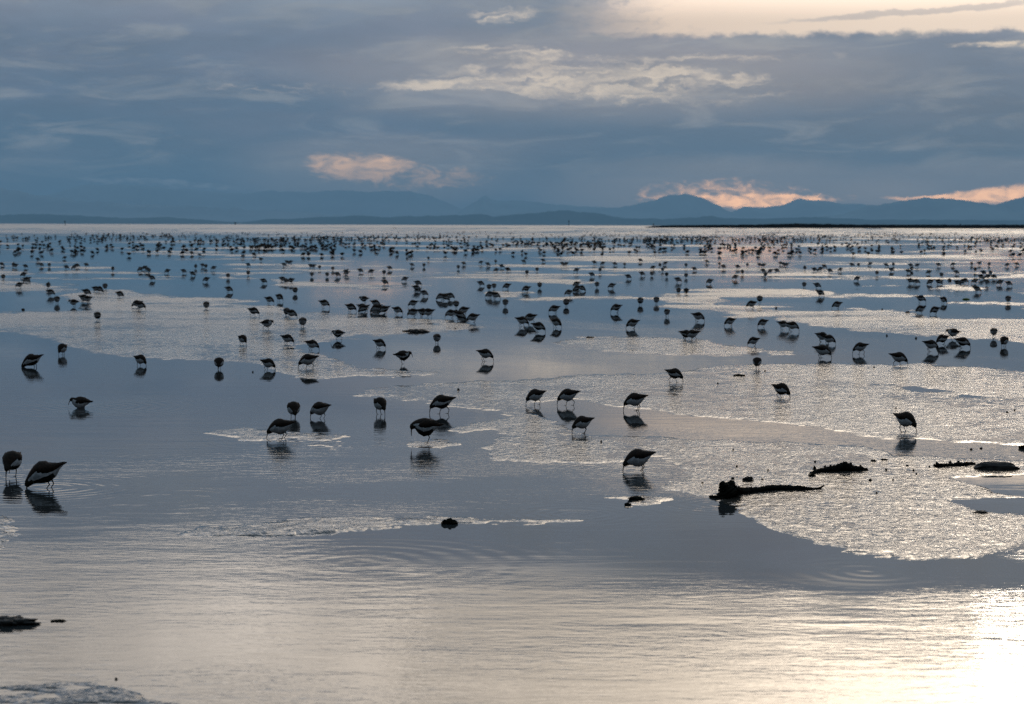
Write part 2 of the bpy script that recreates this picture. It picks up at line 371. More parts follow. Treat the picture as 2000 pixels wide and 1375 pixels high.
def mud_level(px, py):
    """relief of the flats in metres above the water"""
    X, Y = ground(px, py)
    n_edge = fbm(px / 75.0, py / 9.0, 6, 3, 0.66) * 26 + fbm(px / 240.0, py / 40.0, 3, 8) * 10
    land = np.maximum(samp(S_land, px, py), samp(S_ridge, px, py) - 10)
    s = np.minimum(land + n_edge, -samp(S_pool, px, py) + n_edge * 0.6 - 2)
    # thin bars far out, longer and closer together with distance
    k = np.maximum(py - HZ, 2.0)
    bars = fbm(px / 260.0, np.log(k) * 13.0, 4, 21, 0.5) * 30 + fbm(px / 60.0, np.log(k) * 22.0, 3, 5) * 6 + (px - 1000) * 0.0045 - 2
    far = np.clip((570 - py) / 25.0, 0, 1)
    thin = fbm(px / 170.0, np.log(k) * 26.0, 4, 91, 0.55) * 30
    s = s + thin * np.clip((690 - py) / 60.0, 0, 1)
    bars = bars * 0.7 + thin * 0.8
    s_far = np.where(py < 500, bars, np.maximum(np.where(py < 500, -99, s), bars - (1 - far) * 60))
    s = np.where(py > 575, s, s_far)
    h = 0.0035 * np.tanh(s / 9.0)
    relief = np.clip(s / 12.0 + 0.3, 0, 1)
    fad = np.clip(1.4 - Y / 60.0, 0.0, 1.0)
    h = h + relief * fad * (0.0016 * fbm(X * 9, Y * 9, 3, 31) + 0.0005 * fbm(X * 34, Y * 34, 2, 35))
    rr = samp(S_rough, px, py) + fbm(px / 50.0, py / 14.0, 4, 3) * 14
    rh = np.clip(rr / 30.0, -1, 1)
    h = np.where(rr > -25, np.maximum(h, -0.0075 + 0.007 * (rh + 0.6) + 0.010 * fbm(X * 7, Y * 12, 5, 51, 0.6) * np.clip(rh + .6, 0, 1)), h)
    rg = samp(S_ridge, px, py)
    crest = np.exp(-((py - (1041 - (px - 560) * 0.035)) / 3.5) ** 2) * np.clip((px - 450) / 60, 0, 1) * np.clip((760 - px) / 80, 0, 1)
    h = np.where(rg > 0, h + np.clip(rg / 15, 0, 1) * (0.003 * fbm(X * 12, Y * 12, 3, 61)), h) + crest * 0.008 * (0.7 + 0.6 * fbm(px / 18.0, py / 6.0, 3, 66))
    return h
def mud_at(px, py):
    return float(mud_level(np.array([float(px)]), np.array([float(py)]))[0])

def mud_material():
    m, t, b = material('wet_mud')
    pos = t.n.new('ShaderNodeTexCoord').outputs['Object']
    x, y, z = t.sep(pos)
    n0 = t.noise(pos, 3.0, 4, 0.6)
    t.l.new(t.mix(n0, (0.020, 0.018, 0.016), (0.045, 0.040, 0.034)), b.inputs['Base Color'])
    b.inputs['IOR'].default_value = 1.38
    t.l.new(t.ss(t.noise(pos, 11.0, 3, 0.6), 0.35, 0.7, 0.06, 0.16), b.inputs['Roughness'])
    g1 = t.noise(t.xyz(t.mul(x, 1.5), y, z), 22.0, 3, 0.62, 0.6)
    g2 = t.noise(t.xyz(t.mul(x, 1.6), y, z), 6.0, 3, 0.6, 0.6)
    g3 = t.noise(pos, 170.0, 2, 0.6)
    dry = t.ss(t.noise(t.xyz(t.mul(x, 0.8), t.mul(y, 0.5), 3.0), 1.6, 4, 0.6, 0.5), 0.32, 0.66, 0.54, 0.36)
    rise = t.m('MAXIMUM', t.m('SUBTRACT', t.add(t.mul(g1, 0.55), t.mul(g2, 0.45)), dry), 0.0)
    film = t.ss(t.add(z, t.mul(t.m('SUBTRACT', g2, 0.5), 0.002)), 0.0002, 0.0030)
    rise = t.mul(rise, film)
    h = t.add(t.mul(rise, 5.0), t.add(t.mul(g1, 0.20), t.mul(g3, 0.03)))
    # relief too fine to resolve far out acts as roughness, broken by wet streaks
    wetn = t.noise(t.xyz(t.mul(x, 0.5), t.mul(y, 0.9), 8.0), 0.8, 5, 0.65, 0.4)
    far_r = t.mul(t.ss(y, 9.0, 30.0, 0.0, 0.30), t.ss(wetn, 0.36, 0.56, 0.30, 1.0))
    far_r = t.mul(far_r, film)
    t.l.new(t.m('MAXIMUM', far_r, t.ss(t.noise(pos, 11.0, 3, 0.6), 0.35, 0.7, 0.04, 0.13)), b.inputs['Roughness'])
    bn = t.n.new('ShaderNodeBump'); bn.inputs['Distance'].default_value = 0.0024; bn.inputs['Strength'].default_value = 1.0
    t.l.new(h, bn.inputs['Height']); t.l.new(bn.outputs[0], b.inputs['Normal'])
    return m
cols = np.concatenate([np.linspace(-500, -20, 50), np.linspace(-16, 2016, 1000), np.linspace(2020, 2500, 50)])
rows = np.concatenate([np.linspace(444.5, 520, 130), np.linspace(520.7, 1390, 780), np.linspace(1395, 1650, 30)])
PX, PY = np.meshgrid(cols, rows)
GX, GY = ground(PX, PY)
MZ = mud_level(PX, PY)
mud = grid_obj('mud_flat', GX[::-1], GY[::-1], MZ[::-1], mud_material())
tag(mud, 'wet glistening mud bars rising just above the water', kind='structure')

# ------------------------------------------------------------------ mountains and far shore
rock_near = simple('hazy_forest_slope', (0.04, 0.08, 0.10), 0.9, 0.0006, (0.06, 0.10, 0.12), spec=0.0)  # forest colour with blue of the haze mixed in
rock_far = simple('hazy_bare_slope', (0.14, 0.19, 0.22), 0.9, 0.0006, (0.20, 0.26, 0.29), spec=0.0)  # rock colour paled and blued to add to the haze volume
rock_veiled = simple('veil_tinted_slope', (0.16, 0.21, 0.25), 0.9, 0.0006, (0.22, 0.27, 0.31), spec=0.0)  # palest copy: veil of haze and cloud put into the slope colour
def range_obj(name, prof, D, depth, seed, label):
    px = np.array([p[0] for p in prof], float); top = np.array([p[1] for p in prof], float)
    u = np.linspace(px[0], px[-1], 900)
    yh = 436.5 + 0.003 * u
    hgt = np.maximum(yh - np.interp(u, px, top), 0) / F * D
    hgt = hgt * (1 + 0.0) + np.minimum(hgt, 300) * 0.16 * fbm(u / 22.0, u * 0 + 3.3, 5, seed, 0.6)
    v = np.linspace(-1, 1, 25)
    U, V = np.meshgrid(u, v)
    Xr = (U - 1000) / F * (D + V * 0); Yr = D + V * depth
    prof2 = (1 - np.abs(V)) ** 0.8
    Zr = hgt[None, :] * prof2 * (1 + 0.35 * fbm(U / 40.0, V * 3.0, 4, seed + 3) * (1 - prof2)) - 2.0 - 5 * (np.abs(V) > .99)
    Xr = Xr + depth * 0.15 * fbm(U / 60.0, V * 2.0, 3, seed + 9) * (1 - prof2)
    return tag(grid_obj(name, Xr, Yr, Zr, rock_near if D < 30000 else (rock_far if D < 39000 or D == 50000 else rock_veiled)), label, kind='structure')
range_obj('hills', [(-900,425),(-400,424),(0,419),(80,418),(150,420),(230,425),(330,424),(440,432),(470,434),(520,428),(620,424),(700,421),(760,423),(820,421),(900,420),(940,418),(960,423),(1020,418),(1060,413),(1090,411),(1130,413),(1180,418),(1220,426),(1290,427),(1350,425),(1385,421),(1420,426),(1480,427),(1600,424),(1700,428),(2000,430),(2900,428)], 28000, 2200, 1, 'low dark blue hills along the far shore')
range_obj('mountains', [(1540,441),(1600,424),(1640,419),(1690,402),(1740,396),(1810,385),(1850,387),(1900,395),(1940,400),(1970,392),(2000,381),(2100,352),(2250,365),(2500,350),(2900,400)], 36000, 3000, 2, 'blue mountain shoulder rising at the right')
range_obj('mountains', [(-900,330),(-400,350),(0,366),(60,378),(150,392),(250,398),(420,405),(600,414),(800,436)], 40000, 3000, 3, 'faint blue slope falling to the right at the far left')
range_obj('mountains', [(-900,400),(60,390),(100,380),(160,362),(240,361),(300,365),(340,369),(380,372),(420,376),(480,377),(530,373),(600,375),(640,372),(720,375),(760,373),(800,374),(840,381),(870,395),(900,407),(940,436)], 56000, 3000, 4, 'very faint blue mountains fading into cloud at the left')
range_obj('mountains', [(870,436),(900,409),(920,397),(945,383),(965,391),(1010,392),(1060,395),(1100,401),(1180,406),(1240,400),(1280,389),(1310,381),(1335,379),(1365,384),(1390,395),(1425,413),(1450,403),(1475,406),(1530,399),(1560,388),(1600,392),(1640,398),(1800,405),(2900,405)], 50000, 4000, 5, 'pale blue mountain range with a pyramid peak right of centre')

def spit():
    m = simple('dark_rock', (0.006, 0.006, 0.006), 1.0, 0.3, (0.014, 0.013, 0.012), spec=0.0)
    px = np.array([1258, 1275, 1300, 1340, 1480, 1510, 1560, 1600, 1680, 1800, 2000, 2400, 2900], float)
    tp = np.array([443.6, 441.4, 440.1, 439.4, 438.5, 437.2, 436.4, 437.0, 438.6, 438.9, 439.0, 438.5, 438.0])
    D = 930.0; u = np.linspace(1258, 2900, 1200); base = 436.5 + 0.003 * u + F / D
    Xb = (u - 1000) / F * D
    hgt = np.maximum(base - np.interp(u, px, tp), 0) / F * D
    hgt = np.maximum(hgt * (1 + 0.10 * fbm(u / 9.0, u * 0, 3, 71)), 0)
    v = np.linspace(0, 1, 11); U, V = np.meshgrid(u, v)
    X = np.broadcast_to(Xb, U.shape) + 0.0; Y = D + V * 14 * np.clip((U - 1258) / 60, 0.05, 1)
    Z = hgt[None, :] * np.sin(np.pi * V) ** 0.35 - 0.02 + 0.15 * fbm(U / 5.0, V * 9, 3, 77) * np.sin(np.pi * V)
    return tag(grid_obj('spit', X, Y, Z, m), 'low black rocky spit along the horizon', kind='structure')
spit()

# ------------------------------------------------------------------ small far markers
mk = simple('weathered_timber', (0.02, 0.02, 0.02), 0.85, 3.0, (0.05, 0.045, 0.04))
def cyl(r0, r1, z0, z1, n=10, x=0.0, y=0.0):
    v = [(x + r0 * math.cos(2*math.pi*k/n), y + r0 * math.sin(2*math.pi*k/n), z0) for k in range(n)] + \
        [(x + r1 * math.cos(2*math.pi*k/n), y + r1 * math.sin(2*math.pi*k/n), z1) for k in range(n)]
    f = [(k, (k+1) % n, n + (k+1) % n, n + k) for k in range(n)] + [tuple(range(n))[::-1], tuple(range(n, 2*n))]
    return v, f
def marker(px, D, h, r, label, z=0.0):
    e = bpy.data.objects.new('marker_post', None); C.objects.link(e); e.location = ((px - 1000) / F * D, D, z)
    tag(e, label, 'marker post', 'marker posts out on the flats')
    v, f = cyl(r, r * 0.8, -0.5, h * 0.72); mesh_obj('pole', v, f, mk, parent=e)
    v, f = cyl(r * 2.1, r * 1.7, h * 0.72, h); mesh_obj('top_mark', v, f, mk, parent=e)
marker(128, 1300, 2.9, 0.22, 'dark marker post standing on the horizon at the far left')
marker(1110, 3500, 9.5, 0.5, 'faint thin marker post in front of the low hill at centre')
marker(1275, 931, 1.85, 0.16, 'short marker post on the tip of the black spit')
marker(460, 3000, 3.8, 0.9, 'stubby dark marker on the horizon left of centre')
marker(1873, 945, 2.35, 0.11, 'thin post rising from the right part of the black spit')

# ------------------------------------------------------------------ haze
span = 60000
hz = bpy.data.meshes.new('haze')
bm = bmesh.new(); bmesh.ops.create_cube(bm, size=1.0)
bmesh.ops.scale(bm, verts=bm.verts, vec=(2 * span + 80000, span + 3000, 1.0)); bm.to_mesh(hz); bm.free()
HZTOP = 1500.0
for v in hz.vertices:
    v.co.z = HZTOP if v.co.z > 0 else -6.0
    v.co.y += span / 2 - 1000
haze = bpy.data.objects.new('haze', hz); C.objects.link(haze)
hm = bpy.data.materials.new('haze'); hm.use_nodes = True; hm.node_tree.nodes.clear()
pv = hm.node_tree.nodes.new('ShaderNodeVolumePrincipled'); ho = hm.node_tree.nodes.new('ShaderNodeOutputMaterial')
pv.inputs['Color'].default_value = (0.43, 0.73, 0.97, 1); pv.inputs['Density'].default_value = 3.0e-5
pv.inputs['Anisotropy'].default_value = 0.0
hm.node_tree.links.new(pv.outputs[0], ho.inputs['Volume'])
hz.materials.append(hm)
tag(haze, 'thin blue haze over the sea and mountains', kind='stuff')

#BIRDS
# ------------------------------------------------------------------ sandpipers
def bird_mats():
    def streaky(name, a, b_, sc, rough=0.75):
        m, t, b = material(name)
        p = t.n.new('ShaderNodeTexCoord').outputs['Object']
        x, y, z = t.sep(p)
        n = t.noise(t.xyz(t.mul(x, 0.5), y, z), sc, 4, 0.7, 0.8)
        t.l.new(t.mix(t.ss(n, 0.42, 0.60), a, b_), b.inputs['Base Color'])
        b.inputs['Roughness'].default_value = rough
        b.inputs['Specular IOR Level'].default_value = 0.1
        return m
    return [streaky('back_feathers', (0.003, 0.0025, 0.002), (0.018, 0.009, 0.005), 170.0),
            streaky('pale_flank', (0.20, 0.21, 0.22), (0.32, 0.33, 0.34), 120.0),
            streaky('black_belly', (0.006, 0.006, 0.006), (0.014, 0.013, 0.012), 150.0),
            streaky('head_feathers', (0.006, 0.005, 0.004), (0.020, 0.016, 0.012), 260.0),
            streaky('bill_and_leg', (0.006, 0.006, 0.006), (0.012, 0.012, 0.012), 90.0, 0.5)]
BM = bird_mats()

def loft(secs, n, V, Fc, I, matf, cap=True):
    """continuous tube along x-z spine; secs = (x, z, half height, half width)"""
    base = len(V); P = [Vector((s[0], 0, s[1])) for s in secs]
    for i, s in enumerate(secs):
        a = P[max(i - 1, 0)]; b = P[min(i + 1, len(P) - 1)]
        d = (b - a).normalized(); up = Vector((-d.z, 0, d.x))
        if up.z < 0 and abs(d.x) > 0.3: up = -up
        if i and up.dot(prev) < 0: up = -up
        prev = up
        for k in range(n):
            th = 2 * math.pi * k / n
            q = P[i] + up * (s[2] * math.cos(th)) + Vector((0, s[3] * math.sin(th), 0))
            V.append(tuple(q))
    for i in range(len(secs) - 1):
        for k in range(n):
            k2 = (k + 1) % n
            Fc.append((base + i*n + k, base + i*n + k2, base + (i+1)*n + k2, base + (i+1)*n + k))
            I.append(matf((i + 0.5) / (len(secs) - 1), math.cos(2 * math.pi * (k + 0.5) / n)))
    if cap:
        Fc.append(tuple(base + k for k in range(n))[::-1]); I.append(I[-1] if I else 0)
        e = base + (len(secs) - 1) * n
        Fc.append(tuple(e + k for k in range(n))); I.append(I[-2])

def tube3(pts, rad, n, V, Fc, I, mi):
    base = len(V)
    for i, p in enumerate(pts):
        a = Vector(pts[max(i-1, 0)]); b = Vector(pts[min(i+1, len(pts)-1)]); d = (b - a).normalized()
        s = d.cross(Vector((0, 1, 0)) if abs(d.y) < 0.9 else Vector((1, 0, 0))).normalized(); t_ = d.cross(s)
        for k in range(n):
            th = 2*math.pi*k/n
            V.append(tuple(Vector(p) + (s * math.cos(th) + t_ * math.sin(th)) * rad[i]))
    for i in range(len(pts) - 1):
        for k in range(n):
            Fc.append((base+i*n+k, base+i*n+(k+1)%n, base+(i+1)*n+(k+1)%n, base+(i+1)*n+k)); I.append(mi)
    Fc.append(tuple(base + k for k in range(n))[::-1]); I.append(mi)
    Fc.append(tuple(base + (len(pts)-1)*n + k for k in range(n))); I.append(mi)

TAILB = [(-.064,.0775,.0014,.0035),(-.056,.0755,.0034,.0070),(-.046,.0730,.0065,.0110),(-.035,.070,.0125,.0165),(-.020,.064,.0200,.0228),(-.004,.0595,.0258,.0268),(.012,.0565,.0280,.0288)]
FRONT = {
 'probe': TAILB + [(.027,.053,.0268,.0275),(.038,.049,.0225,.0235),(.047,.0445,.0178,.0180),(.054,.039,.0140,.0140),(.060,.0335,.0122,.0118),(.0645,.028,.0095,.0090),(.067,.0235,.0058,.0055)],
 'alert': [(a, b - .0045 * (1 if a < -.03 else .3) - (.014 if a < -.05 else .009 if a < -.03 else .003), c, d) for a, b, c, d in TAILB] + [(.027,.0585,.0262,.0265),(.038,.0610,.0220,.0225),(.046,.0655,.0175,.0170),(.052,.0700,.0140,.0135),(.058,.0715,.0125,.0120),(.0645,.0690,.0098,.0092),(.0685,.0650,.0058,.0052)],
 'hang': [(a, b - (.014 if a < -.05 else .009 if a < -.03 else .003), c, d) for a, b, c, d in TAILB] + [(.027,.0590,.0262,.0265),(.038,.0605,.0225,.0230),(.047,.0615,.0180,.0175),(.054,.0600,.0142,.0140),(.0600,.0560,.0124,.0120),(.0632,.0510,.0095,.0090),(.0645,.0460,.0055,.0052)],
 'deep': [(a * .98, b + (.010 if a < -.05 else .007 if a < -.03 else .002), c, d) for a, b, c, d in TAILB] + [(.026,.050,.0270,.0275),(.038,.0430,.0230,.0235),(.048,.0360,.0185,.0185),(.056,.0285,.0145,.0145),(.0615,.0215,.0125,.0120),(.065,.0150,.0100,.0095),(.0665,.0095,.0062,.0058)],
 'up': [(a, b - (.022 if a < -.05 else .014 if a < -.03 else .004), c, d) for a, b, c, d in TAILB] + [(.026,.0600,.0258,.0265),(.034,.0670,.0215,.0220),(.039,.0760,.0170,.0165),(.042,.0850,.0135,.0130),(.047,.0915,.0125,.0120),(.054,.0920,.0100,.0095),(.059,.0905,.0058,.0052)],
}
BILL = {
 'probe': [(.0665,.0245),(.0695,.0150),(.0710,.0060),(.0712,-.0040)],
 'alert': [(.0680,.0655),(.0730,.0570),(.0765,.0470),(.0780,.0370)],
 'hang': [(.0645,.0465),(.0652,.0370),(.0650,.0260),(.0640,.0165)],
 'deep': [(.0660,.0105),(.0675,.0020),(.0680,-.0060),(.0680,-.0140)],
 'up': [(.0585,.0905),(.0690,.0890),(.0790,.0860),(.0880,.0820)],
}
def bird_geo(pose, lift=0.0, legs='stand', n=14, dark=False, breast=True):
    """one continuous bird: trunk, neck and head in one loft, folded wings, bill, legs with ankle and toes"""
    V, Fc, I = [], [], []
    fat = lambda a: 1.0 + 0.42 * max(0.0, 1 - abs(a - .004) / .062)
    secs = [(a, b + lift - .001, c * fat(a), d * (1 + (fat(a) - 1) * .7)) for a, b, c, d in FRONT[pose]]
    def mf(u, c):
        if u > 0.74: return 3
        top = 0.22 if u > 0.5 else (0.22 - (0.5 - u) * 0.9)
        if c > top: return 0
        if breast and u > 0.30 and c < (-0.42 if u < 0.66 else 0.0): return 2
        return 1 if not dark else 3
    loft(secs, n, V, Fc, I, mf)
    # folded wings: flattened shells along each flank, tips crossing over the tail
    if n > 9:
        for s in (-1, 1):
            W_ = [(.036,.064,.004,.022),(.026,.069,.0120,.0262),(.010,.071,.0165,.0275),(-.008,.072,.0160,.0255),(-.024,.0735,.0125,.0205),(-.040,.0750,.0085,.0140),(-.053,.0770,.0050,.0090),(-.066,.0795,.0016,.0042)]
            dz = 0 if pose != 'alert' else -.004
            base = len(V)
            off = {'hang': lambda x: -(.013 if x < -.05 else .008 if x < -.03 else .002), 'alert': lambda x: -.0045 - (.013 if x < -.05 else .008 if x < -.03 else .002), 'up': lambda x: -(.020 if x < -.05 else .012 if x < -.03 else .003),
                   'deep': lambda x: (.010 if x < -.05 else .006 if x < -.03 else .001), 'probe': lambda x: 0}[pose]
            for (x, z, hh, w) in W_:
                z = z + lift + off(x)
                for k in range(6):
                    th = 2 * math.pi * k / 6
                    V.append((x + math.sin(th) * 0.0, s * (w * (1 + (fat(x) - 1) * .75) + 0.0016 * math.cos(th) - max(0, math.sin(th)) * hh * 0.55), z + hh * 1.15 * math.sin(th) * 0.9 - .001))
            for i in range(len(W_) - 1):
                for k in range(6):
                    k2 = (k + 1) % 6
                    f = (base+i*6+k, base+i*6+k2, base+(i+1)*6+k2, base+(i+1)*6+k)
                    Fc.append(f if s > 0 else f[::-1]); I.append(0)
            Fc.append(tuple(base + k for k in range(6))); I.append(0)
    b = BILL[pose]; bl = [(x, 0, z + lift) for x, z in b]
    if pose in ('probe', 'deep') and lift > 0: bl.append((bl[-1][0] + .001, 0, -.004))
    tube3(bl, list(np.linspace(.0030, .0010, len(bl))), 6 if n > 9 else 4, V, Fc, I, 4)
    if n > 9 and pose in ('alert', 'up'):
        ex, ez = secs[-3][0], secs[-3][1] + .002
        for s in (-1, 1):
            tube3([(ex, s * (secs[-3][3] - .0012), ez), (ex + .0005, s * (secs[-3][3] + .0006), ez)], [.0020, .0012], 6, V, Fc, I, 4)
    L = {'stand': [(.002, -.004, -.010, .002), (-.010, -.016, -.020, -.010)],
         'walk': [(.010, .006, .016, .020), (-.012, -.020, -.030, -.024)],
         'raised': [(.000, -.003, -.006, .001), (.010, .020, .014, None)],
         'one': [(.000, -.004, -.008, .000), None],
         'wade': [(.002, -.001, -.003, .001), (-.010, -.012, -.014, -.010)]}[legs]
    for s, l in zip((1, -1), L):
        if l is None: continue
        y = s * .010; r = .0019
        hip = (l[0], y, .036 + lift); mid = (l[1], y, .026 + lift * .8); ankle = (l[2], y, (.017 + lift * .5))
        nn = 6 if n > 9 else 4
        if l[3] is None:
            tube3([hip, (l[1], y, .028 + lift), (l[2], y * .8, .016 + lift * .8), (l[2] + .006, y * .8, .010 + lift * .6)], [.0034, .0024, .0015, .0012], nn, V, Fc, I, 4); continue
        foot = (l[3], y, .0005)
        tube3([hip, mid, ankle, foot], [.0042, .0026, .0019, .0014], nn, V, Fc, I, 4)
        if n > 9:
            for a in (-0.5, 0.0, 0.5, math.pi):
                ln = .013 if a != math.pi else .005
                tube3([foot, (foot[0] + math.cos(a) * ln, y + math.sin(a) * ln, .0)], [.0011, .0006], 4, V, Fc, I, 4)
    return V, Fc, I
def bird_mesh(name, *a, **k):
    V, Fc, I = bird_geo(*a, **k)
    me = bpy.data.meshes.new(name); me.from_pydata(V, [], Fc)
    for m in BM: me.materials.append(m)
    me.polygons.foreach_set('material_index', I); me.polygons.foreach_set('use_smooth', [True] * len(Fc)); me.update()
    return me
POSES = {
 'P': ('probe', 0.0, 'stand'), 'Q': ('probe', .006, 'walk'), 'H': ('probe', .007, 'stand'), 'J': ('probe', .007, 'walk'),
 'D': ('deep', 0.0, 'stand'), 'A': ('alert', .004, 'wade'), 'S': ('hang', .010, 'one'), 'K': ('alert', .010, 'raised'), 'W': ('alert', .006, 'walk'), 'U': ('up', .006, 'stand'),
 'R': ('probe', .006, 'raised'),
}
BMESH = {}
def get_mesh(code, dark=False, breast=True):
    key = (code, dark, breast)
    if key not in BMESH:
        p = POSES[code]; BMESH[key] = bird_mesh('sandpiper', p[0], p[1], p[2], 16, dark, breast)
    return BMESH[key]
rng = random.Random(11)
PLACED = []
def bird(px, py, head, pose, label, scale=1.0, sink=0.0, breast=None, group='sandpipers feeding across the tidal flat'):
    """head: compass heading, 0 faces right, 90 away from the camera, 180 left, 270 towards the camera"""
    x, y = G(px, py)
    h = max(mud_at(px, py), 0.0)
    o = bpy.data.objects.new('sandpiper', get_mesh(pose, False, (rng.random() < 0.45) if breast is None else breast))
    C.objects.link(o)
    o.location = (x, y, h - sink); o.rotation_euler = (0, 0, R(head)); o.scale = (scale,) * 3
    tag(o, label, 'bird', group); PLACED.append((px, py)); return o

NEAR = [  # px, feet py, heading, pose, scale, sink, label
 (26,930,262,'R',1.04,0,'large sandpiper facing the camera at the left edge, one leg lifted'),
 (92,953,183,'D',1.14,.004,'nearest sandpiper, facing left with its bill sunk in the water at lower left'),
 (160,797,184,'A',.92,.022,'sandpiper wading belly-deep and facing left with head up, alone at the left'),
 (573,815,285,'P',.95,.004,'round sandpiper facing the camera, left of the one with a pale side'),
 (627,817,150,'P',.95,.002,'sandpiper facing away to the left with bill dipped, right of the round one'),
 (551,857,184,'P',1.0,0,'dark sandpiper facing left with bill touching water, below the close pair'),
 (741,809,300,'H',.92,0,'round sandpiper turned to the camera with bill down at its right side'),
 (866,808,182,'J',1.02,0,'long-legged sandpiper probing left just behind the one standing on one leg'),
 (835,866,180,'S',1.14,0,'large sandpiper on one leg facing left with its bill hanging, centre foreground'),
 (1048,791,205,'Q',.92,0,'sandpiper probing left, leftmost of the three in front of the pale channel'),
 (1112,792,178,'J',.95,0,'long-legged sandpiper probing left, second in the row at the centre'),
 (1243,802,180,'H',.98,0,'sandpiper with white side probing left above its clear reflection'),
 (1140,846,200,'H',.85,0,'small sandpiper probing left, just below and between two others at centre'),
 (1250,919,188,'P',1.0,.003,'sandpiper with ruffled brown back probing left inside ripple rings'),
 (1524,778,318,'P',.95,0,'plump sandpiper facing right alone on the glittering mud'),
 (1766,845,312,'H',1.0,0,'brown-backed sandpiper facing right beside the peach-coloured channel'),
 (1315,748,335,'J',.92,0,'sandpiper striding right on the mud, right of centre'),
 (65,717,184,'D',1.12,.012,'sandpiper facing left with its head under water, near the left edge'),
 (123,693,255,'P',.95,0,'round sandpiper facing the camera just above the submerged-headed one'),
 (273,714,325,'P',.9,.004,'pale-sided sandpiper facing right, alone in calm water at left'),
 (428,721,275,'P',.92,.002,'round sandpiper seen end-on between two lone birds at left centre'),
 (473,674,310,'P',.9,0,'small sandpiper turned right on the mud edge, left of two probing right'),
 (522,722,340,'P',.88,.002,'sandpiper probing right at the tip of the left mud bar'),
 (604,721,186,'Q',1.05,0,'sandpiper probing left near the tip of the left mud bar'),
 (560,673,345,'P',.92,0,'sandpiper probing right on the mud beside another doing the same'),
 (608,684,350,'P',.92,0,'sandpiper probing right, lower of two on the mud left of centre'),
 (662,663,178,'W',.9,0,'sandpiper walking left in calm water with its beak slanting down'),
 (740,681,335,'P',.88,0,'sandpiper probing right over a dark reflection left of centre'),
 (785,711,358,'K',1.0,0,'sandpiper striding right with one foot lifted'),
 (853,671,80,'P',.9,0,'round sandpiper seen from behind with a mirror-like reflection'),
 (946,706,350,'H',.95,0,'sandpiper probing right with tail cocked, in calm water at centre'),
 (1338,664,10,'P',.95,0,'sandpiper overlapped by another, tail to the left, beside an oval mud bar'),
 (1354,666,180,'Q',.98,0,'sandpiper with tail to the right, front one of an overlapping pair by an oval bar'),
 (1473,676,195,'P',.85,0,'small sandpiper probing left at the right end of an oval mud bar'),
 (1479,722,255,'H',.85,0,'sandpiper facing the camera on thin legs at the edge of the mud'),
 (1237,642,195,'P',1.05,0,'plump sandpiper with a bold dark reflection, centre of the calm pool'),
 (1303,619,100,'H',.9,0,'round sandpiper seen from behind on long legs, centre right'),
 (1362,628,345,'P',1.08,0,'large sandpiper probing right over a dark reflection, centre right'),
 (1427,637,195,'P',.95,0,'sandpiper probing left, left one of two matching birds'),
 (1491,639,200,'P',.9,0,'sandpiper probing left, right one of two matching birds'),
 (1528,644,345,'H',.9,0,'sandpiper partly behind a larger one, left of the pair facing right'),
 (1546,648,345,'H',1.0,0,'larger sandpiper in front of another, both facing right'),
 (1604,668,10,'P',.95,0,'sandpiper behind two others, uppermost in the stacked trio'),
 (1617,673,345,'P',.92,0,'sandpiper in the middle of the stacked trio, facing right'),
 (1604,699,350,'P',1.08,0,'sandpiper facing right with pale side, lowest of the stacked trio'),
 (1682,692,182,'J',.95,0,'sandpiper leaning left with tail high, right of the stacked trio'),
 (1753,715,345,'J',1.0,0,'sandpiper stepping right at the edge of the bright mud'),
 (1816,687,348,'H',.97,0,'sandpiper probing right left of a cluster of three'),
 (1842,673,200,'P',.95,0,'plump sandpiper facing left, left of a cluster of three at right'),
 (1863,662,176,'W',1.0,0,'sandpiper with raised tail, furthest back in a cluster of three'),
 (1878,680,350,'P',1.0,0,'sandpiper probing right, nearest in a cluster of three at right'),
 (1941,660,80,'H',.88,0,'round sandpiper seen from behind near the right edge'),
 (1962,677,235,'P',.95,0,'sandpiper turned towards the camera, rightmost of the nearer birds'),
]
for (px, py, hd, ps, sc, sk, lb) in NEAR:
    bird(px, py, hd, ps, lb, sc, sk, breast=(lb.find('nearest') >= 0 or lb.find('on one leg') >= 0 or lb.find('left edge') >= 0) or rng.random() < 0.15)

